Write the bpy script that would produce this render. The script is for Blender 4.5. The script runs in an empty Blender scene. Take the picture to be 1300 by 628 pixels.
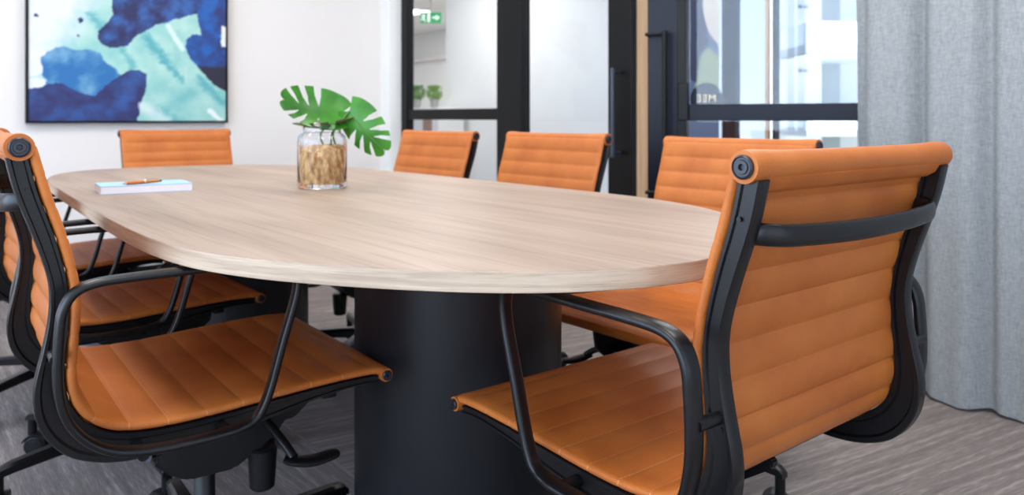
import bpy, bmesh, math, random
from mathutils import Vector, Matrix, noise
R = math.radians
random.seed(7)
C = bpy.context.scene.collection
SC = bpy.context.scene

# ------------------------------------------------------------------ helpers
CAMH = .955
YAW = R(39)
FX, FY = math.sin(YAW), math.cos(YAW)          # forward of the camera in the room's axes

def at(px, py, t):
    """room point seen at a given picture position, t metres ahead"""
    k = (px - 650) / 1000; h = (py - 150) / 1000
    return Vector((t * (FX + k * FY), t * (FY - k * FX), CAMH - h * t))

def lin(c):
    return tuple(((x / 255) / 12.92 if x / 255 <= .04045 else (((x / 255) + .055) / 1.055) ** 2.4) for x in c) + (1,)

def link(name, bm, mat, parent=None, smooth=40, recalc=True):
    me = bpy.data.meshes.new(name)
    if recalc: bmesh.ops.recalc_face_normals(bm, faces=bm.faces)
    bm.to_mesh(me); bm.free()
    for p in me.polygons: p.use_smooth = bool(smooth)
    if smooth: me.set_sharp_from_angle(angle=R(smooth))
    o = bpy.data.objects.new(name, me); C.objects.link(o)
    if mat: me.materials.append(mat)
    if parent: o.parent = parent
    return o

def tag(o, label=None, cat=None, group=None, kind=None):
    if label: o['label'] = label
    if cat: o['category'] = cat
    if group: o['group'] = group
    if kind: o['kind'] = kind
    return o

def thing(name, label, cat, loc=(0, 0, 0), rz=0, group=None):
    o = bpy.data.objects.new(name, None); C.objects.link(o)
    o.empty_display_size = .1
    o.location = loc; o.rotation_euler = (0, 0, rz)
    return tag(o, label, cat, group)

def box(bm, x0, x1, y0, y1, z0, z1, bev=0, M=None):
    g = bmesh.ops.create_cube(bm, size=1)['verts']
    for v in g:
        v.co = Vector(((x0 + x1) / 2 + v.co.x * (x1 - x0), (y0 + y1) / 2 + v.co.y * (y1 - y0), (z0 + z1) / 2 + v.co.z * (z1 - z0)))
    if bev:
        es = list({e for v in g for e in v.link_edges})
        r = bmesh.ops.bevel(bm, geom=es, offset=bev, segments=2, affect='EDGES', profile=.5)
        g = list({v for f in r['faces'] for v in f.verts} | {v for v in g if v.is_valid})
    if M:
        for v in g: v.co = M @ v.co
    return g

def catmull(P, n):
    P = [Vector(p) for p in P]; out = []
    Q = [2 * P[0] - P[1]] + P + [2 * P[-1] - P[-2]]
    for i in range(1, len(Q) - 2):
        for k in range(n):
            t = k / n; a, b, c, d = Q[i - 1:i + 3]
            out.append(.5 * ((2 * b) + (c - a) * t + (2 * a - 5 * b + 4 * c - d) * t * t + (3 * b - a - 3 * c + d) * t ** 3))
    out.append(P[-1]); return out

def catclosed(P, n):
    P = [Vector(p) for p in P]; out = []; m = len(P)
    for i in range(m):
        a, b, c, d = P[i - 1], P[i], P[(i + 1) % m], P[(i + 2) % m]
        for k in range(n):
            t = k / n
            out.append(.5 * ((2 * b) + (c - a) * t + (2 * a - 5 * b + 4 * c - d) * t * t + (3 * b - a - 3 * c + d) * t ** 3))
    return out

def loft(bm, rings, closed_path=False, caps=True):
    V = [[bm.verts.new(p) for p in r] for r in rings]
    m = len(V); n = len(V[0])
    for i in range(m if closed_path else m - 1):
        a = V[i]; b = V[(i + 1) % m]
        for j in range(n):
            bm.faces.new((a[j], a[(j + 1) % n], b[(j + 1) % n], b[j]))
    if caps and not closed_path:
        bm.faces.new(V[0][::-1]); bm.faces.new(V[-1])
    return V

def tube(bm, path, r, seg=12, up=Vector((0, 0, 1)), closed=False, flat=1.0, taper=None):
    """tube with an elliptical section; r in the direction across up, r*flat along up-ish"""
    path = [Vector(p) for p in path]; rings = []; m = len(path)
    for i, p in enumerate(path):
        a = path[i - 1] if (i or closed) else path[0]
        b = path[(i + 1) % m] if (i < m - 1 or closed) else path[-1]
        T = (b - a).normalized()
        S = T.cross(up)
        if S.length < 1e-4: S = T.cross(Vector((0, 1, 0)))
        S.normalize(); U = S.cross(T).normalized()
        rr = r * (taper(i / (m - 1)) if taper else 1)
        rings.append([p + S * rr * math.cos(2 * math.pi * k / seg) + U * rr * flat * math.sin(2 * math.pi * k / seg) for k in range(seg)])
    loft(bm, rings, closed)

def cyl(bm, p, q, r0, r1=None, seg=24, bev=0):
    p, q = Vector(p), Vector(q); r1 = r0 if r1 is None else r1
    T = (q - p).normalized(); L = (q - p).length
    a = Vector((0, 0, 1)) if abs(T.z) < .9 else Vector((1, 0, 0))
    S = T.cross(a).normalized(); U = S.cross(T)
    prof = [(0, r0), (L, r1)]
    if bev: prof = [(0, r0 - bev), (bev, r0), (L - bev, r1), (L, r1 - bev)]
    loft(bm, [[p + T * l + (S * math.cos(2 * math.pi * k / seg) + U * math.sin(2 * math.pi * k / seg)) * r for k in range(seg)] for l, r in prof])

def lathe(bm, prof, seg=32, cx=0, cy=0, closed=False):
    rings = [[Vector((cx + r * math.cos(2 * math.pi * k / seg), cy + r * math.sin(2 * math.pi * k / seg), z)) for k in range(seg)] for r, z in prof]
    loft(bm, rings, closed, caps=not closed)

# ------------------------------------------------------------------ materials
def mat(name, col, rough=.5, metal=0, spec=.5, **kw):
    m = bpy.data.materials.new(name); m.use_nodes = True
    b = m.node_tree.nodes['Principled BSDF']
    b.inputs['Base Color'].default_value = lin(col)
    b.inputs['Roughness'].default_value = rough
    b.inputs['Metallic'].default_value = metal
    b.inputs['Specular IOR Level'].default_value = spec
    for k, v in kw.items(): b.inputs[k.replace('_', ' ')].default_value = v
    return m

def nodes(m): return m.node_tree.nodes, m.node_tree.links, m.node_tree.nodes['Principled BSDF']

def noise_mix(m, c1, c2, scale=(1, 1, 1), nscale=5, detail=4, lo=.35, hi=.65, coord='Object', bump=0, bscale=None, rough=None):
    N, L, b = nodes(m)
    tc = N.new('ShaderNodeTexCoord'); mp = N.new('ShaderNodeMapping'); mp.inputs['Scale'].default_value = scale
    n = N.new('ShaderNodeTexNoise'); n.inputs['Scale'].default_value = nscale; n.inputs['Detail'].default_value = detail
    cr = N.new('ShaderNodeValToRGB')
    cr.color_ramp.elements[0].position = lo; cr.color_ramp.elements[1].position = hi
    cr.color_ramp.elements[0].color = lin(c1); cr.color_ramp.elements[1].color = lin(c2)
    L.new(tc.outputs[coord], mp.inputs['Vector']); L.new(mp.outputs[0], n.inputs['Vector'])
    L.new(n.outputs[0], cr.inputs[0]); L.new(cr.outputs[0], b.inputs['Base Color'])
    if bump:
        n2 = N.new('ShaderNodeTexNoise'); n2.inputs['Scale'].default_value = bscale or nscale; n2.inputs['Detail'].default_value = 3
        bp = N.new('ShaderNodeBump'); bp.inputs['Strength'].default_value = bump; bp.inputs['Distance'].default_value = .002
        L.new(tc.outputs[coord] if bscale else mp.outputs[0], n2.inputs['Vector']); L.new(n2.outputs[0], bp.inputs['Height']); L.new(bp.outputs[0], b.inputs['Normal'])
    return tc, mp, n, cr

LEATHER = mat('tan_leather', (196, 98, 30), .5, spec=.4)
def leather():
    N, L, b = nodes(LEATHER)
    tc, mp, n, cr = noise_mix(LEATHER, (172, 90, 32), (194, 112, 46), (1, 1, 1), 9, 6, .3, .7, bump=.25, bscale=420)
    # stitch thread along the quilting seams: v of the uv map counts the seams
    uv = N.new('ShaderNodeUVMap'); uv.uv_map = 'UVMap'
    sp = N.new('ShaderNodeSeparateXYZ'); L.new(uv.outputs[0], sp.inputs[0])
    f = N.new('ShaderNodeMath'); f.operation = 'PINGPONG'; f.inputs[1].default_value = .5; L.new(sp.outputs[1], f.inputs[0])
    g = N.new('ShaderNodeMath'); g.operation = 'LESS_THAN'; g.inputs[1].default_value = .017; L.new(f.outputs[0], g.inputs[0])
    h = N.new('ShaderNodeMath'); h.operation = 'MULTIPLY'; h.inputs[1].default_value = 130; L.new(sp.outputs[0], h.inputs[0])
    h2 = N.new('ShaderNodeMath'); h2.operation = 'FRACT'; L.new(h.outputs[0], h2.inputs[0])
    h3 = N.new('ShaderNodeMath'); h3.operation = 'LESS_THAN'; h3.inputs[1].default_value = .75; L.new(h2.outputs[0], h3.inputs[0])
    k = N.new('ShaderNodeMath'); k.operation = 'MULTIPLY'; L.new(g.outputs[0], k.inputs[0]); L.new(h3.outputs[0], k.inputs[1])
    k2 = N.new('ShaderNodeMath'); k2.operation = 'MULTIPLY'; k2.inputs[1].default_value = .5; L.new(k.outputs[0], k2.inputs[0])
    sg_ = N.new('ShaderNodeMath'); sg_.operation = 'GREATER_THAN'; sg_.inputs[1].default_value = 8.6; L.new(sp.outputs[1], sg_.inputs[0])
    sm_ = N.new('ShaderNodeMath'); sm_.operation = 'MULTIPLY_ADD'; sm_.inputs[1].default_value = .42; sm_.inputs[2].default_value = .10; L.new(sg_.outputs[0], sm_.inputs[0]); L.new(sm_.outputs[0], k2.inputs[1])
    mx = N.new('ShaderNodeMix'); mx.data_type = 'RGBA'; mx.inputs[7].default_value = lin((222, 150, 96))
    L.new(k2.outputs[0], mx.inputs[0]); L.new(cr.outputs[0], mx.inputs[6]); L.new(mx.outputs[2], b.inputs['Base Color'])
leather()
BLACK = mat('black_painted_metal', (15, 15, 17), .33, spec=.38)
PLASTIC = mat('black_plastic', (14, 15, 17), .42, spec=.4)
CAPM = mat('dark_plug_plastic', (34, 36, 46), .35)
CHROME = mat('chrome', (200, 200, 205), .15, 1)
RED = mat('red_label', (190, 30, 50), .4)
SILVER = mat('grey_painted_casting', (104, 108, 122), .42, .2)

WOOD = mat('oak_laminate', (205, 184, 168), .46, spec=.4)
def wood(m, c1, c2, c3, sc):
    N, L, b = nodes(m)
    tc, mp, n, cr = noise_mix(m, c1, c3, sc, 1.0, 8, .25, .75)
    e = cr.color_ramp.elements.new(.5); e.color = lin(c2)
    n.inputs['Distortion'].default_value = .6
    # fine pores
    mp2 = N.new('ShaderNodeMapping'); mp2.inputs['Scale'].default_value = (sc[0] * 9, sc[1] * 3, sc[2] * 9)
    n2 = N.new('ShaderNodeTexNoise'); n2.inputs['Scale'].default_value = 1; n2.inputs['Detail'].default_value = 3
    L.new(tc.outputs['Object'], mp2.inputs[0]); L.new(mp2.outputs[0], n2.inputs['Vector'])
    r2 = N.new('ShaderNodeValToRGB'); r2.color_ramp.elements[0].position = .3; r2.color_ramp.elements[1].position = .5
    r2.color_ramp.elements[0].color = (.78, .76, .74, 1); r2.color_ramp.elements[1].color = (1, 1, 1, 1)
    L.new(n2.outputs[0], r2.inputs[0])
    mx = N.new('ShaderNodeMix'); mx.data_type = 'RGBA'; mx.blend_type = 'MULTIPLY'; mx.inputs[0].default_value = .8
    L.new(cr.outputs[0], mx.inputs[6]); L.new(r2.outputs[0], mx.inputs[7]); L.new(mx.outputs[2], b.inputs['Base Color'])
wood(WOOD, (143, 123, 108), (160, 139, 123), (175, 154, 138), (11, 1.1, 11))
EDGE = mat('oak_edge_band', (180, 155, 130), .5)
wood(EDGE, (156, 134, 112), (190, 168, 144), (210, 190, 166), (3.2, 3.2, 75))
DRUM = mat('charcoal_laminate', (24, 25, 29), .4, spec=.35)
WALL = mat('white_wall_paint', (232, 227, 223), .85, spec=.2)
WALLW = mat('bright_white_paint', (238, 238, 236), .8, spec=.2)
CEIL = mat('ceiling_paint', (236, 236, 234), .9, spec=.1)
FRAME = mat('black_door_frame', (8, 8, 9), .45, spec=.25)
BLUEF = mat('blue_grey_powder_coat', (11, 17, 32), .45, spec=.28)
TAN = mat('tan_panel', (206, 168, 130), .6)
noise_mix(TAN, (196, 156, 118), (214, 178, 140), (30, 30, 1.2), 1, 4)
GLASS = bpy.data.materials.new('clear_glass'); GLASS.use_nodes = True
def glass(m, rough=0, tint=(1, 1, 1, 1), refl=.08):
    N, L = m.node_tree.nodes, m.node_tree.links
    N.remove(N['Principled BSDF'])
    t = N.new('ShaderNodeBsdfTransparent'); t.inputs[0].default_value = tint
    g = N.new('ShaderNodeBsdfGlossy'); g.inputs['Roughness'].default_value = rough
    lw = N.new('ShaderNodeLayerWeight'); lw.inputs[0].default_value = .5
    p5 = N.new('ShaderNodeMath'); p5.operation = 'POWER'; p5.inputs[1].default_value = 5
    f = N.new('ShaderNodeMath'); f.operation = 'MULTIPLY_ADD'; f.inputs[1].default_value = .9; f.inputs[2].default_value = .03
    L.new(lw.outputs['Facing'], p5.inputs[0]); L.new(p5.outputs[0], f.inputs[0])
    mx = N.new('ShaderNodeMixShader')
    L.new(f.outputs[0], mx.inputs[0]); L.new(t.outputs[0], mx.inputs[1]); L.new(g.outputs[0], mx.inputs[2])
    L.new(mx.outputs[0], N['Material Output'].inputs[0])
glass(GLASS, tint=(.96, .98, 1, 1))
JARG = mat('jar_glass', (250, 252, 255), 0.02); JARG.node_tree.nodes['Principled BSDF'].inputs['Transmission Weight'].default_value = 1
JARG.node_tree.nodes['Principled BSDF'].inputs['IOR'].default_value = 1.3
FIBRE = mat('coconut_fibre', (190, 130, 70), .9)
noise_mix(FIBRE, (176, 116, 58), (246, 208, 148), (1, 1, .5), 80, 6, .35, .65, bump=1, bscale=160)
LEAF = mat('monstera_green', (66, 140, 40), .4, spec=.4)
noise_mix(LEAF, (30, 96, 18), (66, 138, 34), (1, 1, 1), 12, 3, .3, .7)
LEAFU = mat('leaf_underside', (110, 120, 84), .6)
STEM = mat('green_stem', (80, 120, 50), .5)
HERB = mat('bright_leaf', (84, 142, 34), .6)
POT = mat('white_ceramic', (150, 150, 142), .6)
PAPER = mat('paper_block', (232, 230, 236), .7)
BOOKC = mat('pale_blue_cover', (160, 198, 226), .5)
COPPER = mat('copper_barrel', (190, 110, 50), .35, .3)
GOLD = mat('pale_metal', (220, 200, 180), .25, .9)

CARPET = mat('streaked_carpet', (130, 120, 118), .95, spec=.1)
def carpet():
    N, L, b = nodes(CARPET)
    tc = N.new('ShaderNodeTexCoord')
    sp = N.new('ShaderNodeSeparateXYZ'); L.new(tc.outputs['Object'], sp.inputs[0])
    # two laying directions: along the table's sides and across the near end
    def streak(scale, fine):
        mp = N.new('ShaderNodeMapping'); mp.vector_type = 'TEXTURE'; mp.inputs['Scale'].default_value = tuple(1 / q for q in scale); mp.inputs['Rotation'].default_value = (0, 0, R(-9) if scale[1] > scale[0] else 0)
        n = N.new('ShaderNodeTexNoise'); n.inputs['Scale'].default_value = 1; n.inputs['Detail'].default_value = 5; n.inputs['Roughness'].default_value = .6
        L.new(tc.outputs['Object'], mp.inputs[0]); L.new(mp.outputs[0], n.inputs['Vector'])
        mp2 = N.new('ShaderNodeMapping'); mp2.vector_type = 'TEXTURE'; mp2.inputs['Scale'].default_value = tuple(1 / q for q in fine); mp2.inputs['Rotation'].default_value = (0, 0, R(-9) if fine[1] > fine[0] else 0)
        n2 = N.new('ShaderNodeTexNoise'); n2.inputs['Scale'].default_value = 1; n2.inputs['Detail'].default_value = 2
        L.new(tc.outputs['Object'], mp2.inputs[0]); L.new(mp2.outputs[0], n2.inputs['Vector'])
        a = N.new('ShaderNodeMath'); a.operation = 'MULTIPLY_ADD'; a.inputs[1].default_value = .6
        c = N.new('ShaderNodeMath'); c.operation = 'MULTIPLY'; c.inputs[1].default_value = .4
        L.new(n2.outputs[0], c.inputs[0]); L.new(n.outputs[0], a.inputs[0]); L.new(c.outputs[0], a.inputs[2])
        return a
    A = streak((2.2, 52, 1), (20, 330, 1))       # streaks running across the room
    B = streak((52, 2.2, 1), (330, 20, 1))
    g = N.new('ShaderNodeMath'); g.operation = 'GREATER_THAN'; g.inputs[1].default_value = 1.0; L.new(sp.outputs[0], g.inputs[0])
    mx = N.new('ShaderNodeMix'); mx.data_type = 'FLOAT'
    L.new(g.outputs[0], mx.inputs[0]); L.new(B.outputs[0], mx.inputs[2]); L.new(A.outputs[0], mx.inputs[3])
    cr = N.new('ShaderNodeValToRGB'); E = cr.color_ramp.elements
    E[0].position = .30; E[0].color = lin((98, 93, 93)); E[1].position = .70; E[1].color = lin((170, 162, 157))
    e = E.new(.5); e.color = lin((125, 116, 113))
    L.new(mx.outputs[0], cr.inputs[0]); L.new(cr.outputs[0], b.inputs['Base Color'])
    bp = N.new('ShaderNodeBump'); bp.inputs['Strength'].default_value = .4; bp.inputs['Distance'].default_value = .003
    L.new(mx.outputs[0], bp.inputs['Height']); L.new(bp.outputs[0], b.inputs['Normal'])
carpet()
LINEN = mat('grey_linen', (176, 178, 182), .9, spec=.1)
def linen():
    N, L, b = nodes(LINEN)
    tc = N.new('ShaderNodeTexCoord')
    outs = []
    for sc in ((6, 60, 420), (6, 420, 40)):
        mp = N.new('ShaderNodeMapping'); mp.inputs['Scale'].default_value = sc
        n = N.new('ShaderNodeTexNoise'); n.inputs['Scale'].default_value = 1; n.inputs['Detail'].default_value = 3
        L.new(tc.outputs['Object'], mp.inputs[0]); L.new(mp.outputs[0], n.inputs['Vector']); outs.append(n)
    a = N.new('ShaderNodeMath'); a.operation = 'ADD'; L.new(outs[0].outputs[0], a.inputs[0]); L.new(outs[1].outputs[0], a.inputs[1])
    h = N.new('ShaderNodeMath'); h.operation = 'MULTIPLY'; h.inputs[1].default_value = .5; L.new(a.outputs[0], h.inputs[0])
    cr = N.new('ShaderNodeValToRGB'); E = cr.color_ramp.elements
    E[0].position = .36; E[0].color = lin((146, 151, 154)); E[1].position = .66; E[1].color = lin((186, 189, 190))
    L.new(h.outputs[0], cr.inputs[0]); L.new(cr.outputs[0], b.inputs['Base Color'])
    t = N.new('ShaderNodeBsdfTranslucent'); L.new(cr.outputs[0], t.inputs[0])
    ms = N.new('ShaderNodeMixShader'); ms.inputs[0].default_value = .25
    L.new(b.outputs[0], ms.inputs[1]); L.new(t.outputs[0], ms.inputs[2]); L.new(ms.outputs[0], N['Material Output'].inputs[0])
linen()
def emis(name, col, s):
    m = bpy.data.materials.new(name); m.use_nodes = True; b = m.node_tree.nodes['Principled BSDF']
    b.inputs['Base Color'].default_value = lin(col); b.inputs['Emission Color'].default_value = lin(col); b.inputs['Emission Strength'].default_value = s
    return m
LAMP = emis('lamp_diffuser', (255, 250, 244), 5)

# ------------------------------------------------------------------ chair
S = 1.06                         # profile measured at 0.50 m width; the chair is 0.53 m
ZR = .898                        # height of the top roll's axis
YC = .31                         # pedestal axis behind .. in front of the roll
def cp(x, y, z): return Vector((x * S, (y - YC) * S, ZR + (z - .901) * S))

PAIR = [((-.016, .886), (.010, .892)), ((-.008, .85), (.018, .855)), ((.001, .82), (.026, .826)), ((.016, .778), (.040, .783)),
        ((.030, .735), (.052, .738)), ((.037, .70), (.059, .70)), ((.036, .66), (.060, .66)), ((.028, .615), (.057, .617)),
        ((.019, .575), (.055, .582)), ((.017, .545), (.057, .557)), ((.023, .512), (.063, .535)), ((.040, .482), (.076, .513)),
        ((.065, .459), (.095, .496)), ((.100, .444), (.118, .484)), ((.140, .437), (.15, .477)), ((.19, .437), (.195, .474)),
        ((.26, .440), (.26, .475)), ((.33, .449), (.33, .479)), ((.42, .466), (.42, .484)), ((.50, .474), (.50, .486)), ((.542, .472), (.542, .484))]

def side_frame_bm(sx):
    bm = bmesh.new()
    O = catmull([Vector((0, a[0], a[1])) for a, b in PAIR], 4); I = catmull([Vector((0, b[0], b[1])) for a, b in PAIR], 4)
    xo, xi = .242, .219
    sec = [(0, .10), (.04, 0), (.20, 0), (.27, .13), (.73, .13), (.80, 0), (.96, 0), (1, .10), (1, .90), (.96, 1), (.80, 1), (.73, .8), (.27, .8), (.20, 1), (.04, 1), (0, .90)]
    rings = []
    for o, i in zip(O, I):
        r = []
        for a, xx in sec:
            p = o.lerp(i, a); x = xo + (xi - xo) * xx
            r.append(cp(sx * x, p.y, p.z))
        rings.append(r)
    loft(bm, rings)
    # screw heads on the outer face
    for (y, z) in ((.010, .842), (.034, .600), (.088, .472)):
        cyl(bm, cp(sx * .236, y, z), cp(sx * .2425, y, z), .0032, seg=12)
    return bm

SB = .40
def phase(s): return s / .0455 if s < SB else SB / .0455 + (s - SB) / .0565
def sling_bm():
    bm = bmesh.new(); uvl = bm.loops.layers.uv.new('UVMap')
    I = [Vector((0, b[0], b[1])) for a, b in PAIR]
    I[0] = Vector((0, .006, .900)); I.append(Vector((0, .556, .480)))
    P = catmull(I, 14)
    # resample evenly
    L = [0]
    for i in range(1, len(P)): L.append(L[-1] + (P[i] - P[i - 1]).length)
    n = 260; Q = []; j = 0
    for k in range(n + 1):
        s = L[-1] * k / n
        while j < len(L) - 2 and L[j + 1] < s: j += 1
        Q.append(P[j].lerp(P[j + 1], (s - L[j]) / max(1e-9, L[j + 1] - L[j])))
    HW = .245; rings = []; vs = []
    for k, p in enumerate(Q):
        T = (Q[min(n, k + 1)] - Q[max(0, k - 1)]).normalized()
        Nn = Vector((0, -T.z, T.y));  Nn = Nn if True else Nn
        # normal towards the sitter: forward on the back, up on the seat
        if Nn.y * .6 + Nn.z * .8 < 0: Nn = -Nn
        s = L[-1] * k / n
        puff = abs(math.sin(math.pi * phase(s))) ** .6
        amp = .0066 + (.0032 - .0066) * max(0, min(1, (s - SB) / .10))
        h = .0040 + amp * puff; hf = .0040 + (amp * .6 if s < SB else amp) * puff; he = .0052 + .0014 * min(1, puff * 2.2)
        c = p + Nn * .0085
        ring = []
        xs = [-1, -.6, -.2, .2, .6, 1]
        def pt(x, o): return cp(x, c.y + Nn.y * o, c.z + Nn.z * o)
        e = .007
        front = [(-HW, 0), (-HW + .2 * e, he * .6), (-HW + e, he)] + [(x * (HW - 4.5 * e), hf) for x in xs] + [(HW - e, he), (HW - .2 * e, he * .6), (HW, 0)]
        back = [(HW - .2 * e, -he * .6), (HW - e, -he)] + [(x * (HW - 4.5 * e), -h) for x in xs[::-1]] + [(-HW + e, -he), (-HW + .2 * e, -he * .6)]
        rings.append([pt(*q) for q in front + back]); vs.append(phase(s))
    V = [[bm.verts.new(p) for p in r] for r in rings]
    m = len(V[0])
    for i in range(n):
        for j in range(m):
            f = bm.faces.new((V[i][j], V[i][(j + 1) % m], V[i + 1][(j + 1) % m], V[i + 1][j]))
            for lp in f.loops:
                row = i if lp.vert in (V[i][j], V[i][(j + 1) % m]) else i + 1
                lp[uvl].uv = (lp.vert.co.x, vs[row])
    bm.faces.new(V[0][::-1]); bm.faces.new(V[-1])
    # rolls: the leather wrapped round the top and the front tubes
    def roll(y, z, r, ends):
        rings = []
        N_ = 28
        for k in range(N_ + 1):
            x = -1 + 2 * k / N_
            rr = r * (1 + ends * abs(x) ** 5)
            if k in (0, N_): rr *= .9
            xx = x * (.2475 if k in (0, N_) else .2455) if abs(x) > .99 else x * .2455
            dz = .0
            rings.append([cp(xx, y + rr * math.cos(a), z + dz + rr * math.sin(a)) for a in [2 * math.pi * q / 22 for q in range(22)]])
        # sunk ends: the plug sits inside
        loft(bm, rings)
    roll(0, .901, .0168, .24)
    roll(.556, .484, .0115, .12)
    # tucked seam under the top roll, at the rear
    path = [(-.0135, .888), (-.006, .876), (.006, .869), (.016, .868)]
    rings = []
    for (y, z) in path:
        rings.append([cp(-.218, y, z), cp(.218, y, z), cp(.218, y + .004, z + .004), cp(-.218, y + .004, z + .004)])
    loft(bm, rings)
    for f in bm.faces:
        for lp in f.loops:
            if lp[uvl].uv.length == 0: lp[uvl].uv = (0, .5)
    return bm

def end_cap_bm(sx, y, z, r):
    bm = bmesh.new()
    prof = [(0, .0), (r, .0), (r, .0045), (r * .86, .0062), (r * .80, .0045), (r * .60, .0045), (r * .56, .0062), (r * .28, .0062), (r * .22, .002), (0.0005, .002)]
    c = cp(sx * .2465, y, z)
    rings = []
    for q, l in prof[1:]:
        rings.append([c + Vector((sx * l, q * math.cos(a), q * math.sin(a))) for a in [2 * math.pi * k / 28 for k in range(28)]])
    loft(bm, rings); return bm

ARM = [(.376, .66), (.379, .69), (.372, .709), (.352, .716), (.28, .716), (.20, .715), (.13, .714), (.085, .711), (.060, .700), (.047, .677), (.043, .645),
       (.041, .60), (.043, .565), (.052, .530), (.072, .500), (.100, .478), (.135, .466), (.18, .461), (.235, .461), (.285, .464), (.312, .474), (.327, .498), (.338, .53), (.352, .58), (.366, .625)]
def armrest_bm(sx):
    bm = bmesh.new()
    P = catclosed([Vector((0, a, b)) for a, b in ARM], 5)
    m = len(P); rings = []
    sec = []
    for k in range(20):                       # superellipse section, 26 mm across and 14 mm deep
        a = 2 * math.pi * k / 20
        ca, sa = math.cos(a), math.sin(a)
        sec.append((math.copysign(abs(ca) ** .6, ca), math.copysign(abs(sa) ** .7, sa)))
    for i, p in enumerate(P):
        T = (P[(i + 1) % m] - P[i - 1]).normalized(); Nn = Vector((0, -T.z, T.y))
        w = .0135
        if p.y > .30: w = .0105
        if .28 < p.y <= .30: w = .012
        t = .0062
        rings.append([cp(sx * .281 + c * w, p.y + Nn.y * s * t, p.z + Nn.z * s * t) for c, s in sec])
    loft(bm, rings, True)
    # bolts that carry the arm on the side frame
    for (y, z, r) in ((.040, .612, .0085), (.150, .455, .009), (.27, .458, .009)):
        cyl(bm, cp(sx * .236, y, z), cp(sx * .279, y, z), r, seg=16)
    return bm

def extr_yz(bm, poly, x0, x1, bev=.004):
    rings = [[cp(x, a, b) for a, b in poly] for x in (x0, x1)]
    V = loft(bm, rings)
    if bev:
        es = list({e for r in V for v in r for e in v.link_edges})
        bmesh.ops.bevel(bm, geom=es, offset=bev, segments=2, affect='EDGES')

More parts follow.
